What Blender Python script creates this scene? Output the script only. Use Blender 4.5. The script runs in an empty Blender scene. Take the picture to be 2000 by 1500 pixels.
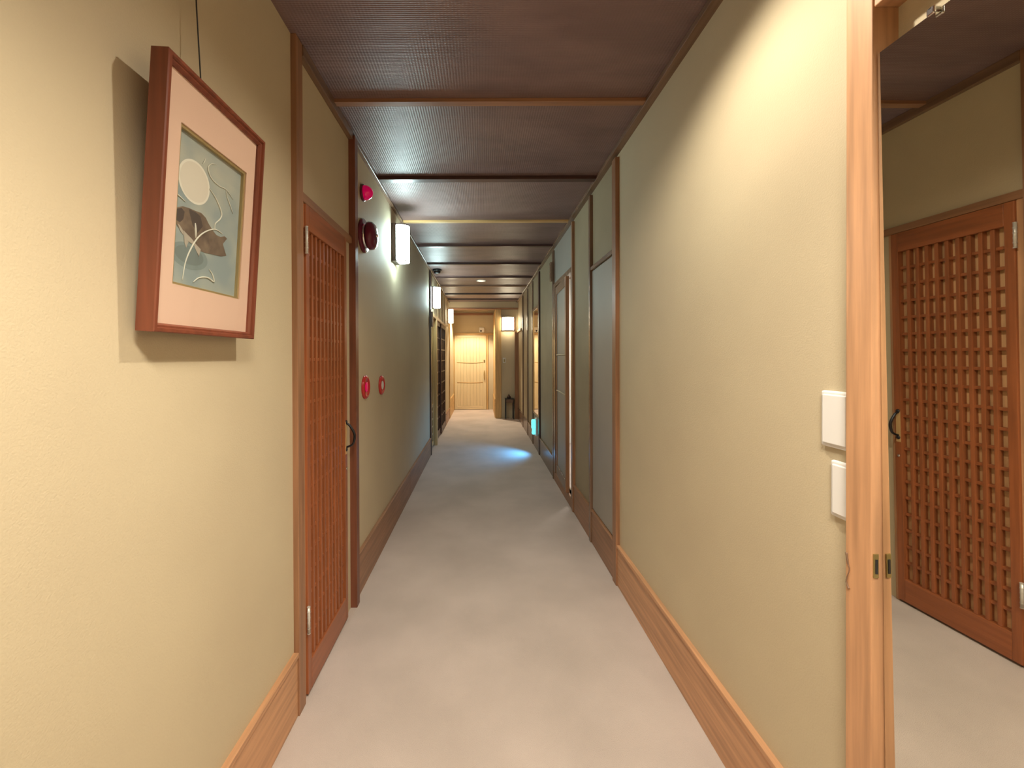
import bpy, bmesh, math, random
from mathutils import Vector, Matrix
random.seed(7)
R = math.radians
C = bpy.context.scene.collection
EYE = 1.30                                   # camera height above the carpet; heights "h" below are relative to it
# ------------------------------------------------------------------ camera, world, exposure
cam_d = bpy.data.cameras.new('camera'); cam = bpy.data.objects.new('camera', cam_d); C.objects.link(cam)
cam.location = (0, 0, EYE)
cam.rotation_euler = (R(89.7), R(0.2), 0)
cam_d.sensor_width = 36; cam_d.lens = 780/2000*36
cam_d.shift_x = 0.030; cam_d.shift_y = -0.0245
cam_d.clip_start = 0.02; cam_d.clip_end = 60
bpy.context.scene.camera = cam
w = bpy.data.worlds.new('world'); bpy.context.scene.world = w; w.use_nodes = True
w.node_tree.nodes['Background'].inputs[0].default_value = (.8, .85, 1, 1)
w.node_tree.nodes['Background'].inputs[1].default_value = 0.02
vs = bpy.context.scene.view_settings
vs.view_transform = 'Standard'; vs.look = 'None'; vs.gamma = 1; vs.use_curve_mapping = False
vs.exposure = 0.06

WARM = (1.0, .91, .75); COOL = (.74, 1.0, 1.0); AMBER = (1.0, .87, .64)
def lamp(name, kind, loc, energy, color, rot=(0, 0, 0), parent=None, **k):
    d = bpy.data.lights.new(name, kind); d.energy = energy; d.color = color
    for a, b in k.items(): setattr(d, a, b)
    o = bpy.data.objects.new(name, d); C.objects.link(o); o.location = loc; o.rotation_euler = rot
    return o
CEIL = EYE + 1.165
# near downlight as two spots, an added fill behind, far downlights (fittings further down)
lamp('downlight_core', 'SPOT', (.32, 1.02, CEIL-.02), 10, WARM, spot_size=R(96), spot_blend=.4, shadow_soft_size=.025)
lamp('downlight_spread', 'SPOT', (.32, 1.02, CEIL-.02), 55, WARM, spot_size=R(148), spot_blend=.6, shadow_soft_size=.02)
lamp('fill_behind', 'SPOT', (.15, -.1, CEIL-.02), 300, WARM, spot_size=R(134), spot_blend=.6, shadow_soft_size=.22)  # added soft fill for the whole near end, out of view
lamp('downlight_far', 'SPOT', (0, 6.12, CEIL-.03), 22, AMBER, spot_size=R(130), spot_blend=.6, shadow_soft_size=.04)
lamp('downlight_end', 'SPOT', (-.25, 9.02, CEIL-.03), 165, AMBER, spot_size=R(112), spot_blend=.4, shadow_soft_size=.03)

# ------------------------------------------------------------------ materials
def mat(name, color=(.5, .5, .5), rough=.5, metal=0, emit=None, estr=0, spec=.5):
    m = bpy.data.materials.new(name); m.use_nodes = True
    b = m.node_tree.nodes['Principled BSDF']
    b.inputs['Base Color'].default_value = (*color, 1); b.inputs['Roughness'].default_value = rough
    b.inputs['Metallic'].default_value = metal; b.inputs['Specular IOR Level'].default_value = spec
    if emit: b.inputs['Emission Color'].default_value = (*emit, 1); b.inputs['Emission Strength'].default_value = estr
    return m
def nodes(m): return m.node_tree.nodes, m.node_tree.links, m.node_tree.nodes['Principled BSDF']
def noise_mix(m, c1, c2, scale=(1, 1, 1), ns=5, detail=4, bump=0, bscale=None, lo=.35, hi=.65, rough=None):
    N, L, b = nodes(m)
    tc = N.new('ShaderNodeNewGeometry'); mp = N.new('ShaderNodeMapping'); mp.inputs['Scale'].default_value = scale
    L.new(tc.outputs['Position'], mp.inputs['Vector'])
    n = N.new('ShaderNodeTexNoise'); n.inputs['Scale'].default_value = ns; n.inputs['Detail'].default_value = detail
    L.new(mp.outputs[0], n.inputs['Vector'])
    r = N.new('ShaderNodeValToRGB'); r.color_ramp.elements[0].position = lo; r.color_ramp.elements[1].position = hi
    r.color_ramp.elements[0].color = (*c1, 1); r.color_ramp.elements[1].color = (*c2, 1)
    L.new(n.outputs['Fac'], r.inputs[0]); L.new(r.outputs[0], b.inputs['Base Color'])
    if bump:
        n2 = N.new('ShaderNodeTexNoise'); n2.inputs['Scale'].default_value = bscale or ns; n2.inputs['Detail'].default_value = 3
        L.new((mp if bscale is None else tc).outputs[0], n2.inputs['Vector'])
        bp = N.new('ShaderNodeBump'); bp.inputs['Strength'].default_value = bump; bp.inputs['Distance'].default_value = .002
        L.new(n2.outputs['Fac'], bp.inputs['Height']); L.new(bp.outputs[0], b.inputs['Normal'])
    return m
def scl(c, k): return tuple(min(1, x*k) for x in c)
def wood(name, c, axis='z', rough=.38):
    m = mat(name, c, rough)
    s = {'z': (1, 1, .05), 'y': (1, .05, 1), 'x': (.05, 1, 1)}[axis]
    return noise_mix(m, scl(c, .80), scl(c, 1.14), s, 55, 5, .12)
PLASTER = noise_mix(mat('plaster', rough=.65, spec=.2), (.555, .465, .32), (.60, .51, .35), ns=1.6, detail=3, bump=.35, bscale=260)
PLASTER_GREY = noise_mix(mat('plaster_grey', rough=.5, spec=.4), (.34, .31, .27), (.37, .335, .29), ns=2, bump=.3, bscale=260)
PANELC = noise_mix(mat('panel_cloth', rough=.6, spec=.25), (.33, .265, .17), (.375, .30, .195), ns=2, bump=.3, bscale=300)
FUSUMA = noise_mix(mat('fusuma_cloth', rough=.55), (.36, .30, .17), (.42, .34, .19), ns=3, bump=.25, bscale=350)
CARPET = noise_mix(mat('carpet', rough=.95, spec=.1), (.525, .445, .40), (.62, .525, .475), ns=2.2, detail=6, bump=.9, bscale=420)
LIGHT = {a: wood('cedar_light_'+a, (.56, .30, .155), a, .45) for a in 'xyz'}
BROWN = {a: wood('cedar_brown_'+a, (.33, .165, .085), a, .4) for a in 'xyz'}
RED = {a: wood('door_red_wood_'+a, (.33, .105, .038), a, .33) for a in 'xyz'}
DARK = {a: wood('dark_wood_'+a, (.075, .035, .028), a, .35) for a in 'xyz'}
MID = {a: wood('mid_wood_'+a, (.21, .125, .08), a, .24) for a in 'xyz'}
HONEY = {a: wood('honey_wood_'+a, (.62, .40, .17), a, .45) for a in 'xyz'}
PALE = noise_mix(mat('pale_bamboo_board', rough=.5), (.68, .55, .33), (.76, .62, .39), (1, 1, .05), 40, 4, .08)
FRAME = wood('picture_frame_red', (.20, .055, .028), 'z', .3)
WHITE = mat('white_plastic', (.80, .78, .76), .5)
BLACK = mat('black_metal', (.02, .02, .022), .35)
IRON = mat('iron_handle', (.05, .05, .055), .35, .8)
CHROME = mat('chrome', (.75, .75, .75), .15, 1)
HINGE = mat('hinge_metal', (.7, .68, .62), .35, .4)
BRASS = mat('brass', (.45, .38, .17), .35, .9)
MIRROR = mat('mirror_silver', (.80, .79, .73), .012, 1)
REDGLASS = mat('red_glass', (.75, .0, .12), .12, 0, (1, 0, .15), .18)
BELLRED = mat('bell_red', (.14, .012, .035), .2)
ALARMRED = mat('alarm_red', (.55, .03, .03), .25)
SHADE_C = mat('lamp_shade_cool', (.9, .9, .9), .4, 0, COOL, 52)
SHADE_W = mat('lamp_shade_warm', (.9, .9, .85), .4, 0, (1, .86, .60), 18)
BULB = mat('downlight_glass', (.9, .8, .6), .3, 0, (1, .72, .35), 3)
CYAN = mat('cyan_lens', (.2, .8, .8), .2, 0, (.12, .82, .85), 1.6)
MATBOARD = mat('mat_board', (.72, .50, .38), .8)  # the mat's own pinkish beige
GOLD = mat('gold_slip', (.50, .38, .18), .4, .5)
def ceiling_mat():
    m = mat('woven_ceiling', (.17, .11, .10), .44); N, L, b = nodes(m)
    noise_mix(m, (.17, .108, .105), (.225, .145, .138), (1, 3, 1), 3, 4)
    g = N.new('ShaderNodeNewGeometry')
    wv = N.new('ShaderNodeTexWave'); wv.bands_direction = 'X'; wv.inputs['Scale'].default_value = 26; wv.inputs['Distortion'].default_value = .6; wv.inputs['Detail'].default_value = 2
    wy = N.new('ShaderNodeTexWave'); wy.bands_direction = 'Y'; wy.inputs['Scale'].default_value = 40; wy.inputs['Distortion'].default_value = 1
    mx = N.new('ShaderNodeMath'); mx.operation = 'ADD'
    L.new(g.outputs['Position'], wv.inputs['Vector']); L.new(g.outputs['Position'], wy.inputs['Vector'])
    L.new(wv.outputs['Fac'], mx.inputs[0]); L.new(wy.outputs['Fac'], mx.inputs[1])
    bp = N.new('ShaderNodeBump'); bp.inputs['Strength'].default_value = .35; bp.inputs['Distance'].default_value = .0015
    L.new(mx.outputs[0], bp.inputs['Height']); L.new(bp.outputs[0], b.inputs['Normal'])
    return m
CEILM = ceiling_mat()
def glass_mat():
    m = bpy.data.materials.new('picture_glass'); m.use_nodes = True
    N, L = m.node_tree.nodes, m.node_tree.links; N.remove(N['Principled BSDF'])
    t = N.new('ShaderNodeBsdfTransparent'); g = N.new('ShaderNodeBsdfGlossy'); g.inputs['Roughness'].default_value = .03
    x = N.new('ShaderNodeMixShader'); x.inputs[0].default_value = .035
    L.new(t.outputs[0], x.inputs[1]); L.new(g.outputs[0], x.inputs[2])
    L.new(x.outputs[0], N['Material Output'].inputs[0]); return m
GLASS = glass_mat()

# ------------------------------------------------------------------ helpers
def B(): return bmesh.new()
def box(bm, x0, x1, y0, y1, z0, z1, mi=0):
    """box between world coordinates (x across, y along the corridor, z as height h relative to the eye)"""
    r = bmesh.ops.create_cube(bm, size=1)
    for v in r['verts']:
        v.co = Vector((x0+(x1-x0)*(v.co.x+.5), y0+(y1-y0)*(v.co.y+.5), EYE+z0+(z1-z0)*(v.co.z+.5)))
    for f in {f for v in r['verts'] for f in v.link_faces}: f.material_index = mi
    return r['verts']
def lbox(bm, x0, x1, y0, y1, z0, z1, mi=0): return box(bm, x0, x1, y0, y1, z0-EYE, z1-EYE, mi)
def lathe(bm, prof, center, axis, seg=40, mi=0):
    """revolve (distance along axis, radius) pairs about an axis through center"""
    a = Vector(axis).normalized(); u = a.orthogonal().normalized(); v = a.cross(u); c = Vector(center); rings = []
    for t, r in prof:
        if r < 1e-6: rings.append([bm.verts.new(c+a*t)])
        else: rings.append([bm.verts.new(c+a*t+(u*math.cos(k*2*math.pi/seg)+v*math.sin(k*2*math.pi/seg))*r) for k in range(seg)])
    for p, q in zip(rings, rings[1:]):
        for k in range(seg):
            l = (k+1) % seg
            if len(p) == 1 and len(q) == 1: break
            vs_ = [p[0], q[k], q[l]] if len(p) == 1 else ([p[k], q[0], p[l]] if len(q) == 1 else [p[k], q[k], q[l], p[l]])
            f = bm.faces.new(vs_); f.smooth = True; f.material_index = mi
def tube(bm, pts, r, seg=8, mi=0):
    pts = [Vector(p) for p in pts]; rings = []
    for i, p in enumerate(pts):
        d = (pts[min(i+1, len(pts)-1)]-pts[max(i-1, 0)]).normalized()
        u = d.cross(Vector((0.31, .17, .93))).normalized(); v = d.cross(u)
        rr = r(i/(len(pts)-1)) if callable(r) else r
        rings.append([bm.verts.new(p+(u*math.cos(k*2*math.pi/seg)+v*math.sin(k*2*math.pi/seg))*rr) for k in range(seg)])
    for p, q in zip(rings, rings[1:]):
        for k in range(seg):
            f = bm.faces.new([p[k], p[(k+1) % seg], q[(k+1) % seg], q[k]]); f.smooth = True; f.material_index = mi
    for e in (rings[0], rings[-1][::-1]):
        f = bm.faces.new(e[::-1]); f.material_index = mi
def smooth_path(pts, n=6):
    out = []; P = [Vector(p) for p in pts]
    for i in range(len(P)-1):
        a, b, c, d = P[max(i-1, 0)], P[i], P[i+1], P[min(i+2, len(P)-1)]
        for k in range(n):
            t = k/n; out.append(.5*((2*b)+(-a+c)*t+(2*a-5*b+4*c-d)*t*t+(-a+3*b-3*c+d)*t**3))
    out.append(P[-1]); return out
def obj(name, bm, m, parent=None, bevel=0, kind=None, local=False):
    bmesh.ops.recalc_face_normals(bm, faces=bm.faces)
    if parent is not None and not local: bmesh.ops.translate(bm, verts=bm.verts, vec=-world_of(parent))
    me = bpy.data.meshes.new(name); bm.to_mesh(me); bm.free()
    for x in (m if isinstance(m, (list, tuple)) else [m]): me.materials.append(x)
    o = bpy.data.objects.new(name, me); C.objects.link(o)
    if parent is not None: o.parent = parent
    if bevel:
        b = o.modifiers.new('bevel', 'BEVEL'); b.width = bevel; b.segments = 2; b.limit_method = 'ANGLE'
    if kind: o['kind'] = kind
    return o
def world_of(o):
    v = Vector((0, 0, 0))
    while o: v += o.location; o = o.parent
    return v
def empty(name, loc, kind=None):
    o = bpy.data.objects.new(name, None); C.objects.link(o); o.location = loc; o.empty_display_size = .1
    if kind: o['kind'] = kind
    return o
def thing(name, label, cat, loc, group=None):
    o = empty(name, loc); o['label'] = label; o['category'] = cat
    if group: o['group'] = group
    return o
def tag(o, label, cat, group=None):
    o['label'] = label; o['category'] = cat
    if group: o['group'] = group
    return o
def copy_tree(o, parent=None):
    c = o.copy(); C.objects.link(c)
    if parent is not None: c.parent = parent
    for ch in list(o.children): copy_tree(ch, c)
    return c
def S(name, bm, m, bevel=0): return obj(name, bm, m, None, bevel, 'structure')
def one(name, m, *b, bevel=.002):
    bm = B(); box(bm, *b); return S(name, bm, m, bevel)
NT = [0]
def trim(m, *b, bevel=.002):
    NT[0] += 1; return one('trim_%d' % NT[0], m, *b, bevel=bevel)

F = -1.30; T = 1.165                          # floor and ceiling heights relative to the eye
XL = -.682; XL2 = -.682; XR = .78
YB = -3.0; YE = 8.45; YV = 9.84
# ------------------------------------------------------------------ shell
bm = B(); box(bm, -.95, 1.8, YB-.1, YV+.1, F-.1, F); S('floor', bm, CARPET)
bm = B(); box(bm, -.95, 1.8, YB-.1, YV+.1, T, T+.1); S('ceiling', bm, CEILM)
bm = B()                                      # left wall: near stretch, above the lattice door, long stretch, header stretch
box(bm, XL-.2, XL, YB, 1.45, F, T)
box(bm, XL-.2, XL, 1.45, 2.09, .60, T)
box(bm, XL-.2, XL, 1.985, 2.09, F, .60)
box(bm, XL-.2, XL2, 2.09, 5.28, F, T)
box(bm, XL-.2, XL2, 5.28, 7.45, .60, T)
box(bm, XL-.2, XL2, 7.45, YV+.1, F, T)
S('wall_left', bm, PLASTER)
bm = B()                                      # right wall
box(bm, .83, .95, YB, .80, F, T); box(bm, .80, .85, YB, .80, .60, T)
box(bm, XR, .95, .80, 2.30, F, T)
S('wall_right', bm, PLASTER)
bm = B(); box(bm, XR, .82, 3.38, 4.25, .74, T); S('wall_right_over_door', bm, PLASTER_GREY)
bm = B(); box(bm, XR, .95, 2.30, 3.38, F, T); box(bm, XR, .95, 3.38, 3.48, F, .74)
box(bm, XR, .82, 3.48, 4.14, F, -1.21)
box(bm, XR, .82, 4.14, 4.25, F, .74); box(bm, XR, .82, 4.25, YE+.05, F, T)
S('wall_right_panels', bm, PANELC)
bm = B(); box(bm, .38, .95, YE, YV+.1, F, T); S('wall_end_right', bm, PLASTER)
bm = B(); box(bm, XL, .38, YV, YV+.1, .555, T); box(bm, .12, .38, YV, YV+.1, F, .555); S('wall_end', bm, PLASTER)
bm = B(); box(bm, -.95, 1.8, YB-.1, YB, F, T); S('wall_back', bm, PLASTER)
bm = B()                                      # little lit room behind the ajar door
box(bm, .82, 1.75, 3.48, 3.5, F, T); box(bm, .82, 1.75, 6.0, 6.05, F, T); box(bm, 1.75, 1.8, 3.48, 6.05, F, T)
S('wall_side_room', bm, mat('side_room_white', (.85, .85, .82), .8))
lamp('side_room_lamp', 'AREA', (1.35, 4.6, CEIL-.05), 32, (1, .97, .9), shape='SQUARE', size=.5)

# baseboards
def baseboard(name, side, y0, y1, m):
    bm = B(); x = {'L': XL2, 'N': XL, 'R': XR}[side]; s = 1 if side != 'R' else -1
    lo, hi = sorted((x-s*.01, x+s*.014)); box(bm, lo, hi, y0, y1, F, F+.215)
    lo, hi = sorted((x-s*.01, x+s*.019)); box(bm, lo, hi, y0, y1, F+.215, F+.232)
    return S(name, bm, m, .002)
baseboard('baseboard_left', 'N', YB, 1.44, LIGHT['y'])
baseboard('baseboard_left_far', 'L', 2.115, 3.72, BROWN['y']); baseboard('baseboard_left_farther', 'L', 3.723, 5.26, BROWN['y'])
baseboard('baseboard_left_end', 'L', 7.52, 8.38, BROWN['y'])
posts_R = [(2.255, 2.315), (2.785, 2.82), (3.325, 3.36), (4.235, 4.27), (5.26, 5.34), (5.94, 5.97), (6.60, 6.63), (7.35, 7.38)]
ys = [.825]+[v for p in posts_R for v in p]+[8.33]
for i in range(0, len(ys)-1, 2):
    a, b = ys[i], ys[i+1]
    if abs(a-3.36) < .01: continue
    baseboard('baseboard_right_%d' % (i//2+1), 'R', a, b, LIGHT['y'] if i == 0 else (BROWN['y'] if i < 6 else MID['y']))
# posts and battens on the right wall
for i, (a, b) in enumerate(posts_R):
    trim((BROWN if i in (0, 2) else MID if i != 4 else DARK)['z'], XR-.022, XR+.01, a, b, F, T-.04)
trim(MID['y'], XR-.036, XR+.01, .825, 3.36, T-.024, T); trim(MID['y'], XR-.036, XR+.01, 3.36, YE, T-.024, T)
trim(MID['y'], XR-.018, XR+.01, 2.315, 2.785, .598, .622)            # rail of the closed flush door
# left posts
trim(BROWN['z'], XL-.05, XL+.020, 1.44, 1.493, F, T)
trim(wood('post_dark_red', (.19, .065, .035), 'z', .35), XL-.05, XL+.034, 2.065, 2.112, F, T-.02)
trim(MID['y'], XL-.01, XL+.024, 1.493, 2.065, T-.042, T)
trim(MID['y'], XL2-.01, XL2+.022, 2.112, YE, T-.024, T)
trim(DARK['z'], XL-.10, XL2+.02, 5.265, 5.32, F, T-.02)
trim(HONEY['z'], XL-.10, -.652, 5.86, 5.95, F, .56)
trim(DARK['z'], XL-.10, XL2+.01, 7.42, 7.50, F, .56)
trim(HONEY['y'], XL-.10, XL2+.025, 5.32, 7.50, .555, .60)
for y in (6.2, 6.62, 7.05, 7.45, 7.9): trim(HONEY['z'], XL2-.01, XL2+.016, y, y+.03, .60, T-.03)
# ceiling battens
for y, wd, dp, m in ((1.00, .034, .016, BROWN), (1.82, .034, .016, BROWN), (2.60, .05, .022, DARK), (3.42, .036, .016, HONEY), (4.17, .04, .02, DARK), (4.97, .045, .022, DARK),
                     (5.83, .05, .02, DARK), (6.55, .045, .022, BROWN), (7.36, .05, .022, DARK), (8.02, .05, .022, DARK), (.2, .035, .016, BROWN), (-.6, .035, .016, BROWN)):
    trim(m['x'], XL, XR, y-wd/2, y+wd/2, T-dp, T, bevel=.0015)
trim(BROWN['x'], XL, XR, YE-.05, YE+.10, .995, 1.03); S('wall_over_opening', (lambda b: (box(b, XL, XR, YE-.03, YE+.08, 1.03, T), b)[1])(B()), PLASTER)                     # lintel over the end opening
trim(HONEY['z'], .295, .42, YE-.035, YV, F, .995)                      # pillar beside the end opening
trim(HONEY['z'], XL, -.66, YE-.03, YE+.05, F, .995)
trim(BROWN['z'], .70, .79, 8.33, 8.40, F, .53); trim(HONEY['y'], XR-.035, XR+.01, 7.6, 8.33, .50, .545)
trim(HONEY['x'], XL, .38, YV-.03, YV, .535, .585)                     # head of the end door
trim(BROWN['x'], XL, .295, YV-.02, YV, 1.02, 1.08)
trim(HONEY['z'], XL, -.655, YV-.03, YV, F, .535); trim(HONEY['z'], .118, .165, YV-.03, YV, F, .535)
trim(HONEY['y'], .282, .295, YE+.06, YV-.05, F, F+.40)
trim(HONEY['y'], XL, XL+.02, YE+.08, YV-.05, F, F+.40)
# mirror alcove post and lintel
mirror_post = trim(LIGHT['z'], .75, .95, .767, .822, F, T)
trim(LIGHT['y'], .753, .95, -.9, .767, .665, .735)
# scar on the alcove post: a small torn patch of wood
bm = B(); tube(bm, smooth_path([(.7495, .819, EYE-.405), (.749, .815, EYE-.425), (.749, .812, EYE-.436), (.749, .8175, EYE-.455), (.749, .8185, EYE-.465), (.749, .813, EYE-.476)]), lambda t: .0024-.0016*math.sin(t*math.pi), 6)
obj('scar', bm, MID['z'], mirror_post)

# ------------------------------------------------------------------ door 1: red lattice door on the left
def lattice_door(n, x, y0, y1, z0, z1, stile, top, bot, rows, cols, m, back, hb=.012, vb=.012):
    d = empty('door_%d' % n, (x, (y0+y1)/2, EYE+z0), 'structure')
    bm = B()
    box(bm, x-.02, x+.014, y0, y0+stile, z0, z1); box(bm, x-.02, x+.014, y1-stile, y1, z0, z1)
    obj('stile', bm, m['z'], d, .002)
    bm = B(); box(bm, x-.02, x+.014, y0+stile, y1-stile, z1-top, z1); box(bm, x-.02, x+.014, y0+stile, y1-stile, z0, z0+bot)
    obj('rail', bm, m['y'], d, .002)
    bm = B(); box(bm, x-.024, x-.014, y0+stile/2, y1-stile/2, z0+bot/2, z1-top/2); obj('backing_panel', bm, back, d)
    a, b = y0+stile, y1-stile; lo, hi = z0+bot, z1-top
    bm = B()
    for k in range(1, rows):
        z = lo+(hi-lo)*k/rows; box(bm, x-.018, x+.003, a, b, z-hb/2, z+hb/2)
    for k in range(1, cols):
        y = a+(b-a)*k/cols; box(bm, x-.018, x+.009, y-vb/2, y+vb/2, lo, hi)
    obj('lattice', bm, m['z'], d, .0018)
    return d
d1 = lattice_door(1, XL+.004, 1.518, 1.975, F+.012, .585, .032, .095, .115, 20, 10, RED, wood('lattice_backing', (.60, .37, .19), 'z'), .014, .015)
bm = B(); box(bm, XL-.05, XL+.010, 1.493, 1.518, F, .60); box(bm, XL-.05, XL+.010, 1.975, 1.992, F, .60)
S('door_1_frame', bm, LIGHT['z'], .002)
bm = B(); box(bm, XL-.05, XL+.016, 1.493, 2.065, .587, .622); S('door_1_head', bm, BROWN['y'], .002)
bm = B(); tube(bm, smooth_path([(XL+.018, 1.957, EYE-.325), (XL+.035, 1.958, EYE-.335), (XL+.058, 1.960, EYE-.38), (XL+.05, 1.959, EYE-.425), (XL+.018, 1.957, EYE-.442)], 6), lambda t: .0045+.0018*math.sin(t*math.pi), 10)
hnd = obj('handle', bm, IRON, d1)
for z in (-.318, -.452):
    bm = B(); lathe(bm, [(-.001, 0), (-.001, .010), (.004, .009), (.006, 0)], (XL+.0185, 1.957, EYE+z), (1, 0, 0), 16); obj('rosette', bm, IRON, d1)
bm = B(); box(bm, XL+.017, XL+.0195, 1.947, 1.967, -.475, -.315); obj('handle_plate', bm, HONEY['z'], d1, .001)
bm = B(); lathe(bm, [(0, 0), (0, .007), (.004, .006), (.004, 0)], (XL+.018, 1.957, EYE-.545), (1, 0, 0), 16); obj('keyhole', bm, CHROME, d1)
for z in (.395, -1.05):
    bm = B(); tube(bm, [(XL+.0225, 1.514, EYE+z), (XL+.0225, 1.514, EYE+z+.1)], .0055, 10)
    for k in range(6): lathe(bm, [(-.0012, .0066), (.0012, .0066)], (XL+.0225, 1.514, EYE+z+k*.02), (0, 0, 1), 10)
    obj('hinge', bm, HINGE, d1)

# far left: half-lattice sliding door and black lattice screen door
dk = lattice_door(2, XL-.02, 6.02, 6.72, F+.02, .555, .04, .06, .10, 9, 3, DARK, mat('screen_paper', (.10, .075, .06), .8), .022, .022)
dk2 = lattice_door(3, XL+.0, 6.70, 7.42, F+.02, .555, .04, .06, .10, 9, 3, DARK, mat('screen_paper_b', (.10, .075, .06), .8), .022, .022)
d4 = empty('door_4', (XL-.03, 5.59, EYE+F), 'structure')
bm = B(); X = XL-.03
for a, b in ((5.325, 5.375), (5.80, 5.855)): box(bm, X-.02, X+.012, a, b, F+.02, .555)
obj('stile', bm, HONEY['z'], d4, .002)
bm = B(); box(bm, X-.02, X+.012, 5.375, 5.80, .49, .555); box(bm, X-.02, X+.012, 5.375, 5.80, F+.02, F+.08); box(bm, X-.02, X+.012, 5.375, 5.80, -.72, -.68)
obj('rail', bm, HONEY['y'], d4, .002)
bm = B(); box(bm, X-.015, X-.008, 5.37, 5.81, F+.05, .50); obj('panel', bm, FUSUMA, d4)
bm = B()
for k in range(1, 5): z = F+.08+(.54*k/5); box(bm, X-.008, X+.006, 5.375, 5.80, z-.011, z+.011)
for k in range(1, 3): y = 5.375+.425*k/3; box(bm, X-.008, X+.006, y-.01, y+.01, F+.08, -.72)
obj('lattice', bm, HONEY['y'], d4)
bm = B(); box(bm, XL-.2, XL-.12, 5.28, 7.5, F, .60); S('wall_left_recess', bm, PLASTER)

# ------------------------------------------------------------------ right: ajar door, its frame and sill
bm = B()
box(bm, XR-.018, XR+.03, 3.36, 3.40, -1.21, .76); box(bm, XR+.008, XR+.03, 3.44, 3.485, -1.21, .72)
box(bm, XR-.018, XR+.03, 4.14, 4.235, -1.21, .76); box(bm, XR-.018, XR+.03, 3.40, 4.14, .72, .76)
S('door_5_frame', bm, MID['z'], .002)
bm = B(); box(bm, XR-.016, XR+.03, 3.36, 4.235, F, -1.21); S('door_5_sill', bm, BROWN['y'], .003)
bm = B(); box(bm, XR-.002, XR+.03, 3.40, 3.44, -1.21, .72); S('door_5_side_panel', bm, PLASTER_GREY, 0)
d5 = empty('door_5', (XR, 4.125, EYE-1.205), 'structure')
LW, LH = .60, 1.915                            # leaf hinged on its far side, standing slightly into the corridor
bm = B(); lbox(bm, -.012, .02, -LW, -LW+.05, 0, LH); lbox(bm, -.012, .02, -.05, 0, 0, LH); obj('stile', bm, BROWN['z'], d5, .002, local=True)
bm = B(); lbox(bm, -.012, .02, -LW+.05, -.05, LH-.08, LH); lbox(bm, -.012, .02, -LW+.05, -.05, 0, .10); obj('rail', bm, MID['y'], d5, .002, local=True)
bm = B(); lbox(bm, -.003, .012, -LW+.04, -.04, .09, LH-.07); obj('panel', bm, PLASTER_GREY, d5, local=True)
for z in (1.22, .86):
    bm = B(); tube(bm, [(-.006, -LW+.05, z), (-.007, -.3, z+.003), (-.006, -.05, z)], .007, 8); obj('bamboo_strip', bm, mat('bamboo_%d' % int(z*100), (.62, .52, .36), .4), d5, local=True)
d5.rotation_euler = (0, 0, R(-2.2))
# closed flush door between the first two battens
bm = B(); box(bm, XR-.006, XR+.01, 2.32, 2.78, F+.24, .592); o = S('door_6', bm, PLASTER_GREY, .002)

# room plaques on posts
def plaque(loc, label):
    bm = B(); lbox(bm, -.012, .012, -.03, .03, -.10, .10); o = obj('room_plaque', bm, MID['z'], None, .003)
    o.location = loc; return tag(o, label, 'sign', 'wooden room plaques')
plaque((XR-.034, 4.252, EYE+.90), 'small upright wooden plaque on the batten above the ajar right door')
plaque((XL2+.032, 5.292, EYE+.50), 'small upright wooden plaque on the dark left post below the second lamp')

# ------------------------------------------------------------------ end door
d7 = empty('door_7', (-.27, YV, EYE+F), 'structure')
x0, x1 = -.652, .115
bm = B(); box(bm, x0, x0+.06, YV-.045, YV-.01, F+.01, .53); box(bm, x1-.075, x1, YV-.045, YV-.01, F+.01, .53); obj('stile', bm, PALE, d7, .003)
bm = B(); box(bm, x0+.06, x1-.075, YV-.045, YV-.01, .47, .53); box(bm, x0+.06, x1-.075, YV-.045, YV-.01, F+.01, F+.10); obj('rail', bm, wood('pale_rail', (.72, .58, .36), 'x', .5), d7, .003)
for k in range(8):
    a = x0+.06+(x1-.075-x0-.06)*k/8; b = x0+.06+(x1-.075-x0-.06)*(k+1)/8
    bm = B(); box(bm, a+.001, b-.001, YV-.036, YV-.015, F+.10, .47); obj('board', bm, PALE, d7, .002)
for z in (-.14, -.625):
    bm = B(); tube(bm, smooth_path([(x0+.06, YV-.037, EYE+z+.005), (-.45, YV-.038, EYE+z), (-.2, YV-.038, EYE+z-.008), (x1-.075, YV-.037, EYE+z+.006)]), .008, 8); obj('bamboo_strip', bm, HONEY['x'], d7)
bm = B(); box(bm, x1-.058, x1-.022, YV-.052, YV-.045, -.14, -.07); obj('lock_plate', bm, BRASS, d7, .002)
bm = B(); tube(bm, smooth_path([(x1-.04, YV-.045, EYE-.34), (x1-.045, YV-.09, EYE-.36), (x1-.05, YV-.10, EYE-.44), (x1-.045, YV-.09, EYE-.53), (x1-.04, YV-.045, EYE-.55)]), .009, 8); obj('handle', bm, BRASS, d7)

# ------------------------------------------------------------------ framed picture, hung from a wire
pic = thing('framed_picture', 'red-brown framed picture of a hunched brown beast under a white moon', 'picture', (-.664, .936, EYE+.053))
W2, H, D = .170, .545, .036
def frame_piece(bm, pts):                      # mitred moulding: profile swept round the rectangle
    prof = [(0, 0), (D-.002, 0), (D, .002), (D, .008), (D-.005, .010), (D-.005, .014), (D-.010, .018), (.004, .018), (0, .018)]
    rings = []
    for (cy, cz, sy, sz) in pts:
        rings.append([bm.verts.new((x, cy+sy*q, cz+sz*q)) for x, q in prof])
    for i in range(4):
        p, q = rings[i], rings[(i+1) % 4]
        for k in range(len(prof)):
            l = (k+1) % len(prof); bm.faces.new([p[k], q[k], q[l], p[l]])
bm = B(); frame_piece(bm, [(-W2, 0, 1, 1), (W2, 0, -1, 1), (W2, H, -1, -1), (-W2, H, 1, -1)]); obj('frame', bm, FRAME, pic, local=True)
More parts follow.
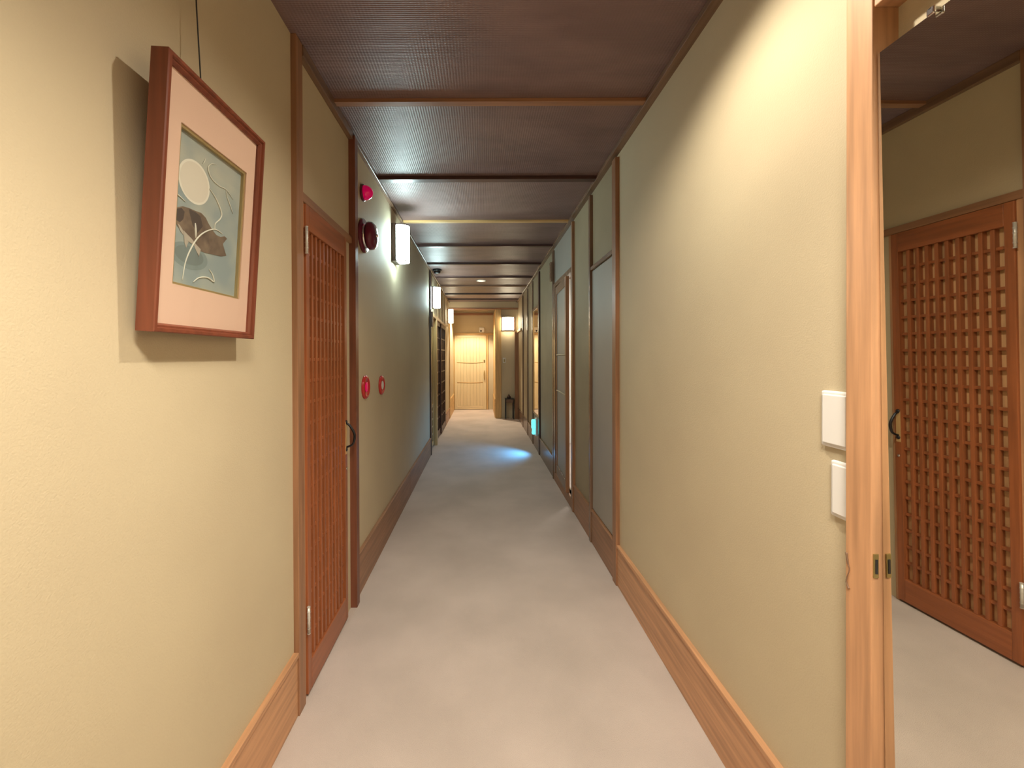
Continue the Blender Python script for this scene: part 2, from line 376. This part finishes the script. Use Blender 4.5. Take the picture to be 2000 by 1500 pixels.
bm = B(); lbox(bm, .001, .004, -W2+.01, W2-.01, .01, H-.01); obj('backing_board', bm, BROWN['z'], pic, local=True)
oy0, oy1, oz0, oz1 = -.112, .116, .102, .435   # opening of the mat
bm = B(); a, b = -W2+.016, W2-.016
for (p, q, r, s) in ((a, oy0, .016, H-.016), (oy1, b, .016, H-.016), (oy0, oy1, .016, oz0), (oy0, oy1, oz1, H-.016)): lbox(bm, .017, .021, p, q, r, s)
obj('mat_board', bm, MATBOARD, pic, local=True)
bm = B()
for (p, q, r, s) in ((oy0, oy0+.005, oz0, oz1), (oy1-.007, oy1, oz0, oz1), (oy0+.005, oy1-.007, oz0, oz0+.005), (oy0+.005, oy1-.007, oz1-.007, oz1)): lbox(bm, .010, .018, p, q, r, s)
obj('gold_slip', bm, GOLD, pic, local=True)
def art():
    paper = mat('art_paper', rough=.8, spec=.2)
    N, L, b = nodes(paper); tc = N.new('ShaderNodeTexCoord'); n = N.new('ShaderNodeTexNoise'); n.inputs['Scale'].default_value = 9; n.inputs['Detail'].default_value = 2
    r = N.new('ShaderNodeValToRGB'); r.color_ramp.elements[0].position = .35; r.color_ramp.elements[1].position = .75
    r.color_ramp.elements[0].color = (.27, .33, .33, 1); r.color_ramp.elements[1].color = (.50, .50, .41, 1)
    L.new(tc.outputs['Object'], n.inputs['Vector']); L.new(n.outputs['Fac'], r.inputs[0]); L.new(r.outputs[0], b.inputs['Base Color'])
    beast = mat('art_brown', rough=.8, spec=.2); noise_mix(beast, (.115, .085, .065), (.23, .17, .12), ns=22, detail=4)
    mats = [paper, mat('art_moon', (.66, .62, .52), .8), beast, mat('art_blot', (.17, .21, .20), .8), mat('art_line', (.68, .68, .58), .8), mat('art_moon_rim', (.74, .72, .62), .8), mat('art_blot_edge', (.205, .26, .25), .8), mat('art_dark_fur', (.075, .055, .045), .8), mat('art_pale_fur', (.42, .38, .31), .8)]
    def P(u, v, x): return Vector((x, oy0+(oy1-oy0)*u, oz1-(oz1-oz0)*v))
    bm = B(); lbox(bm, .006, .011, oy0+.001, oy1-.001, oz0+.001, oz1-.001)
    def poly(pts, x, mi):
        f = bm.faces.new([bm.verts.new(P(u, v, x)) for u, v in pts]); f.material_index = mi
    def ell(u, v, ru, rv, x, mi): poly([(u+ru*math.cos(k*math.pi/24), v+rv*math.sin(k*math.pi/24)) for k in range(48)], x, mi)
    ell(.262, .298, .212, .140, .0113, 5); ell(.262, .298, .190, .126, .0115, 1)
    ell(.25, .79, .25, .085, .0113, 6); ell(.25, .785, .19, .06, .0115, 3)
    poly([(0.02, 0.567), (0.036, 0.523), (0.126, 0.491), (0.203, 0.483), (0.293, 0.48), (0.368, 0.474), (0.436, 0.491), (0.485, 0.523), (0.547, 0.553), (0.61, 0.575), (0.675, 0.575), (0.743, 0.556), (0.784, 0.566), (0.72, 0.617), (0.754, 0.657), (0.789, 0.693), (0.698, 0.714), (0.547, 0.724), (0.465, 0.73), (0.387, 0.732), (0.368, 0.774), (0.33, 0.739), (0.293, 0.704), (0.221, 0.693), (0.195, 0.74), (0.169, 0.713), (0.152, 0.643), (0.085, 0.634), (0.036, 0.606)], .0118, 2)
    poly([(.01, .566), (.04, .53), (.11, .505), (.15, .52), (.14, .57), (.10, .60), (.05, .595)], .0120, 7)
    poly([(.20, .49), (.30, .488), (.36, .50), (.40, .56), (.33, .62), (.26, .58)], .0119, 7)
    poly([(.152, .64), (.20, .655), (.26, .672), (.33, .70), (.39, .718), (.372, .768), (.33, .742), (.293, .708), (.221, .697), (.195, .745), (.169, .716)], .0120, 8)
    poly([(.075, .612), (.10, .618), (.15, .645), (.155, .67), (.11, .652)], .0120, 8)
    def line(pts, r=.0011): tube(bm, smooth_path([P(u, v, .0120) for u, v in pts], 5), lambda t: r*(.5+.7*math.sin(t*math.pi)), 5, 4)
    line([(0.465, 0.281), (0.568, 0.323), (0.664, 0.397), (0.653, 0.446), (0.578, 0.501), (0.578, 0.546)], .0015)
    line([(0.169, 0.958), (0.195, 0.839), (0.257, 0.736), (0.349, 0.641), (0.465, 0.576), (0.589, 0.539), (0.698, 0.547)], .0015)
    line([(0.547, 0.086), (0.465, 0.109), (0.426, 0.153), (0.485, 0.204), (0.61, 0.22), (0.72, 0.215), (0.848, 0.254)])
    line([(0.311, 0.954), (0.387, 0.914), (0.506, 0.896), (0.61, 0.913), (0.578, 0.863), (0.526, 0.835)], .0015)
    line([(0.293, 0.56), (0.311, 0.658)], .002); line([(0.03, 0.445), (0.06, 0.437), (0.152, 0.456)]); line([(0.349, 0.145), (0.372, 0.12), (0.379, 0.1)])
    line([(.72, .215), (.74, .26), (.80, .31), (.86, .36)], .001)
    return obj('artwork', bm, mats, pic, local=True)
art()
bm = B(); lbox(bm, .0235, .0245, -W2+.013, W2-.013, .013, H-.013); obj('glass', bm, GLASS, pic, local=True)
pic.rotation_euler = (0, R(3.7), 0)
bm = B(); tube(bm, [(-.636, .915, EYE+.592), (-.648, .917, EYE+.8), (-.664, .920, EYE+T)], .0016, 6)
tag(obj('hanging_wire', bm, BLACK), 'thin dark wire running up from the framed picture to the ceiling', 'wire')

# ------------------------------------------------------------------ fire alarm set on the left wall
t = thing('fire_alarm_lamp', 'red domed alarm lamp highest on the left wall above the bell', 'alarm lamp', (XL2, 2.30, EYE+.945))
bm = B(); lathe(bm, [(0, 0), (0, .047), (.012, .047), (.014, .043), (.014, 0)], (XL2, 2.30, EYE+.945), (1, 0, 0)); obj('base', bm, BELLRED, t)
bm = B(); lathe(bm, [(.014, .041)]+[(.018+.045*math.sin(a*math.pi/20), .041*math.cos(a*math.pi/20)) for a in range(11)], (XL2, 2.30, EYE+.945), (1, 0, 0)); obj('dome', bm, REDGLASS, t)
t = thing('alarm_bell', 'dark red round alarm bell mounted on the wall below the alarm lamp', 'bell', (XL2, 2.30, EYE+.700))
c = (XL2, 2.31, EYE+.700)
bm = B(); lathe(bm, [(0, 0), (0, .096), (.012, .096), (.016, .090), (.016, 0)], c, (1, 0, 0)); obj('back_plate', bm, BELLRED, t)
bm = B(); lathe(bm, [(.016, .070), (.030, .070), (.030, .062), (.034, .062)], c, (1, 0, 0)); obj('neck', bm, CHROME, t)
bm = B(); lathe(bm, [(.034, 0), (.034, .078), (.042, .080), (.060, .077), (.074, .062), (.080, .035), (.081, 0)], c, (1, 0, 0)); obj('gong', bm, BELLRED, t)
bm = B(); lathe(bm, [(.079, .010), (.088, .009), (.090, 0)], c, (1, 0, 0), 12); obj('nut', bm, CHROME, t)
for y, label in ((2.335, 'red round alarm call point on the left wall, nearer of two to the door'), (2.71, 'red round alarm call point on the left wall, farther of two from the door')):
    c = (XL2, y, EYE-.175 if y < 2.5 else EYE-.190)
    t = thing('alarm_call_point', label, 'call point', c, 'alarm call points')
    r = .069 if y < 2.5 else .064
    bm = B(); lathe(bm, [(0, 0), (0, r), (.008, r), (.014, r-.006), (.016, r-.016), (.010, r-.022), (.010, 0)], c, (1, 0, 0)); obj('ring', bm, ALARMRED, t)
    bm = B(); lathe(bm, [(.0105, 0), (.0105, .03), (.013, .028), (.014, 0)], c, (1, 0, 0)); obj('push_plate', bm, WHITE if y > 2.5 else REDGLASS, t)

# ------------------------------------------------------------------ wall lamps
def wall_lamp(label, loc, shade, rz=0):
    t = thing('wall_lamp', label, 'wall lamp', loc, 'half-round wall lamps')
    hh, ww, dd = .285, .115, .125
    bm = B(); lbox(bm, 0, .034, -ww/2-.014, ww/2+.014, 0, hh+.004); obj('back_plate', bm, DARK['z'], t, .002, local=True)
    def outline(k, grow=0):
        pts = [(.034, -ww/2-grow)]
        n = 14
        for i in range(n+1):
            a = -math.pi/2+math.pi*i/n
            pts.append((.062+(dd-.062+grow)*max(0, math.cos(a))**.9, (ww/2+grow)*math.sin(a)))
        pts.append((.034, ww/2+grow)); return pts
    def prism(bm, o, z0, z1, mi=0, caps=True):
        lo = [bm.verts.new((x, y, z0)) for x, y in o]; hi = [bm.verts.new((x, y, z1)) for x, y in o]
        for i in range(len(o)):
            j = (i+1) % len(o); bm.faces.new([lo[i], lo[j], hi[j], hi[i]])
        if caps: bm.faces.new(lo[::-1]); bm.faces.new(hi)
    bm = B(); prism(bm, outline(0), .012, hh-.004)
    obj('shade', bm, shade, t, local=True)
    bm = B(); prism(bm, outline(0, .002), hh-.004, hh+.004); obj('top_cap', bm, DARK['y'], t, local=True)
    bm = B(); prism(bm, outline(0, .002), .004, .012, caps=False); obj('bottom_rim', bm, mat('lamp_rim', (.5, .48, .45), .3), t, local=True)
    t.rotation_euler = (0, 0, rz); return t
wall_lamp('brightest white half-round wall lamp, nearest one on the left wall', (XL2, 3.12, EYE+.735), SHADE_C)
wall_lamp('cool white wall lamp above the lattice doors, middle one on the left wall', (XL2, 5.46, EYE+.665), SHADE_C)
wall_lamp('warm white wall lamp on the left just before the end opening', (XL2, 8.02, EYE+.67), SHADE_W)
wall_lamp('wide warm wall lamp on the end wall above the light switch', (.565, YE, EYE+.545), SHADE_W, R(-90)).scale = (1, 2.1, 1)

# ------------------------------------------------------------------ ceiling fittings
t = thing('smoke_detector', 'dark round smoke detector on the ceiling beside the left wall', 'smoke detector', (-.585, 5.33, CEIL))
bm = B(); lathe(bm, [(0, 0), (0, .062), (.016, .062), (.020, .058), (.020, 0)], (-.585, 5.33, CEIL), (0, 0, -1)); obj('base', bm, BLACK, t)  # black colour stands in for the shade on the backlit underside
bm = B(); lathe(bm, [(.020, .048), (.045, .044), (.054, .034), (.056, 0)], (-.585, 5.33, CEIL), (0, 0, -1)); obj('sensor_head', bm, BLACK, t)
def downlight(label, x, y, r=.075, m=BULB):
    t = thing('downlight', label, 'ceiling light', (x, y, CEIL), 'ceiling downlights')
    bm = B(); lathe(bm, [(0, r), (.006, r-.002), (.008, r-.012), (.004, r-.018), (0, r-.02)], (x, y, CEIL), (0, 0, -1)); obj('rim', bm, WHITE, t)
    bm = B(); lathe(bm, [(0, r-.018), (.002, r-.018), (.010, (r-.018)*.6), (.012, 0)], (x, y, CEIL), (0, 0, -1)); obj('lens', bm, m, t)
    return t
downlight('small round warm downlight in the ceiling halfway down the corridor', 0, 6.12)
downlight('round downlight in the ceiling just in front of the pale end door', -.25, 9.02)
downlight('round downlight in the ceiling over the near right wall', .32, 1.02)
downlight('added unseen fill light in the ceiling just behind the viewer', .15, -.1, .11)  # fitting made up to go with the added fill

# ------------------------------------------------------------------ switches by the mirror post
def switch_plate(y0, z0, z1, wd, label):
    t = thing('wall_switch', label, 'light switch', (XR, y0+wd/2, EYE+z0), 'white switch plates by the mirror post')
    bm = B(); box(bm, XR-.009, XR, y0, y0+wd, z0, z1); obj('plate', bm, WHITE, t, .004)
    bm = B(); box(bm, XR-.0125, XR-.008, y0+.007, y0+wd-.007, z0+.008, z1-.008); obj('rocker', bm, WHITE, t, .003)
    return t
switch_plate(.835, -.203, -.078, .072, 'upper and larger white switch plate beside the pale wooden post')
switch_plate(.830, -.352, -.229, .052, 'lower and narrower white switch plate beside the pale wooden post')
t = thing('wall_switch', 'small white switch on the far end wall beneath the lamp', 'light switch', (.485, YE, EYE-.13))
bm = B(); box(bm, .455, .515, YE-.010, YE, -.13, -.02); obj('plate', bm, WHITE, t, .003)
bm = B(); box(bm, .472, .498, YE-.016, YE-.008, -.11, -.05); obj('rocker', bm, BRASS, t, .002)
t = thing('door_sensor', 'white box with a dark eye on the wall above the end door', 'sensor', (.02, YV, EYE+.62))
bm = B(); box(bm, -.045, .075, YV-.05, YV, .60, .72); obj('housing', bm, WHITE, t, .006)
bm = B(); lathe(bm, [(0, 0), (0, .022), (.012, .018), (.016, 0)], (-.005, YV-.05, EYE+.635), (0, -1, 0), 20); obj('lens', bm, BLACK, t)

# ------------------------------------------------------------------ mirrors (real mirrors; the near one leans and turns very slightly)
def mirror_slab(m, y0, y1, z0, z1, X0, yref, u, tt, th=.006, mi=0):
    bm = B(); v = []
    for dx in (0, th):
        for (y, z) in ((y0, z0), (y1, z0), (y1, z1), (y0, z1)):
            v.append(bm.verts.new((X0-tt*z-u*(y-yref)+dx, y, EYE+z)))
    for f in ((0, 1, 2, 3), (7, 6, 5, 4), (0, 4, 5, 1), (1, 5, 6, 2), (2, 6, 7, 3), (3, 7, 4, 0)): bm.faces.new([v[i] for i in f])
    return bm
t = thing('wall_mirror', 'tall frameless mirror in the wooden alcove at right reflecting the lattice door', 'mirror', (.78, .45, EYE+F))
obj('mirror_glass', mirror_slab(MIRROR, .10, .7645, F+.01, .575, .765, .767, .0295, .012), MIRROR, t)
bm = B(); box(bm, .751, .756, .664, .676, .568, .581); box(bm, .751, .83, .666, .674, .576, .581); obj('top_clip', bm, CHROME, t, .002)
bm = B(); box(bm, .7525, .762, .7645, .7672, -.428, -.382); box(bm, .755, .760, .7635, .7648, -.420, -.392, 1); obj('side_clip', bm, [BRASS, BLACK], t, .001)
t = thing('wall_mirror', 'narrow tall mirror on the far right wall reflecting the pale end door', 'mirror', (.77, 5.63, EYE-.80))
obj('mirror_glass', mirror_slab(MIRROR, 5.345, 5.90, -.80, .66, .770, 5.6, .022, 0), MIRROR, t)
bm = B(); box(bm, .764, .79, 5.34, 5.935, .66, .70); box(bm, .764, .79, 5.34, 5.935, -.83, -.80); box(bm, .764, .79, 5.90, 5.935, -.80, .66); obj('frame', bm, MID['y'], t, .002)

# ------------------------------------------------------------------ emergency light with cyan glow
t = thing('emergency_light', 'glowing cyan emergency light low on the far right wall', 'emergency light', (.76, 5.42, EYE-1.06))
bm = B(); box(bm, .735, .766, 5.42, 5.50, -1.08, -.84); obj('bracket', bm, WHITE, t, .006)
bm = B(); box(bm, .685, .737, 5.42, 5.50, -.99, -.86); obj('lens', bm, CYAN, t, .016)
bm = B(); lathe(bm, [(0, 0), (0, .022), (.05, .028), (.07, .024), (.07, 0)], (.715, 5.46, EYE-.99), (0, 0, -1), 20); obj('lower_lamp', bm, CYAN, t)
lamp('emergency_glow', 'SPOT', (.70, 5.38, EYE-1.0), 24.0, (.08, .45, 1.0), (R(66), 0, R(98)), spot_size=R(120), spot_blend=.8, shadow_soft_size=.03)

# ------------------------------------------------------------------ black stand with ornament at the far end
t = thing('side_stand', 'slim black square stand on the carpet against the far end wall', 'stand', (.585, 8.36, EYE+F))
sx0, sx1, sy0, sy1 = .495, .675, 8.27, 8.44
bm = B(); box(bm, sx0-.006, sx1+.006, sy0-.006, sy1+.004, -.885, -.868); obj('top', bm, BLACK, t, .002)
for a in (sx0, sx1-.02):
    for b in (sy0, sy1-.02): bm = B(); box(bm, a, a+.02, b, b+.02, F, -.885); obj('leg', bm, BLACK, t, .001)
bm = B()
box(bm, sx0, sx1, sy0+.003, sy0+.013, -.955, -.885); box(bm, sx0+.003, sx0+.013, sy0, sy1, -.955, -.885); box(bm, sx1-.013, sx1-.003, sy0, sy1, -.955, -.885); obj('apron', bm, MID['x'], t)
bm = B(); lathe(bm, [(0, 0), (0, .035), (.012, .042), (.03, .040), (.05, .026), (.07, .012), (.082, .006), (.095, 0)], (.575, 8.355, EYE-.868), (0, 0, 1), 20)
tag(obj('ornament', bm, mat('ornament_brown', (.05, .02, .015), .4)), 'small dark pointed ornament sitting on top of the black stand', 'ornament')
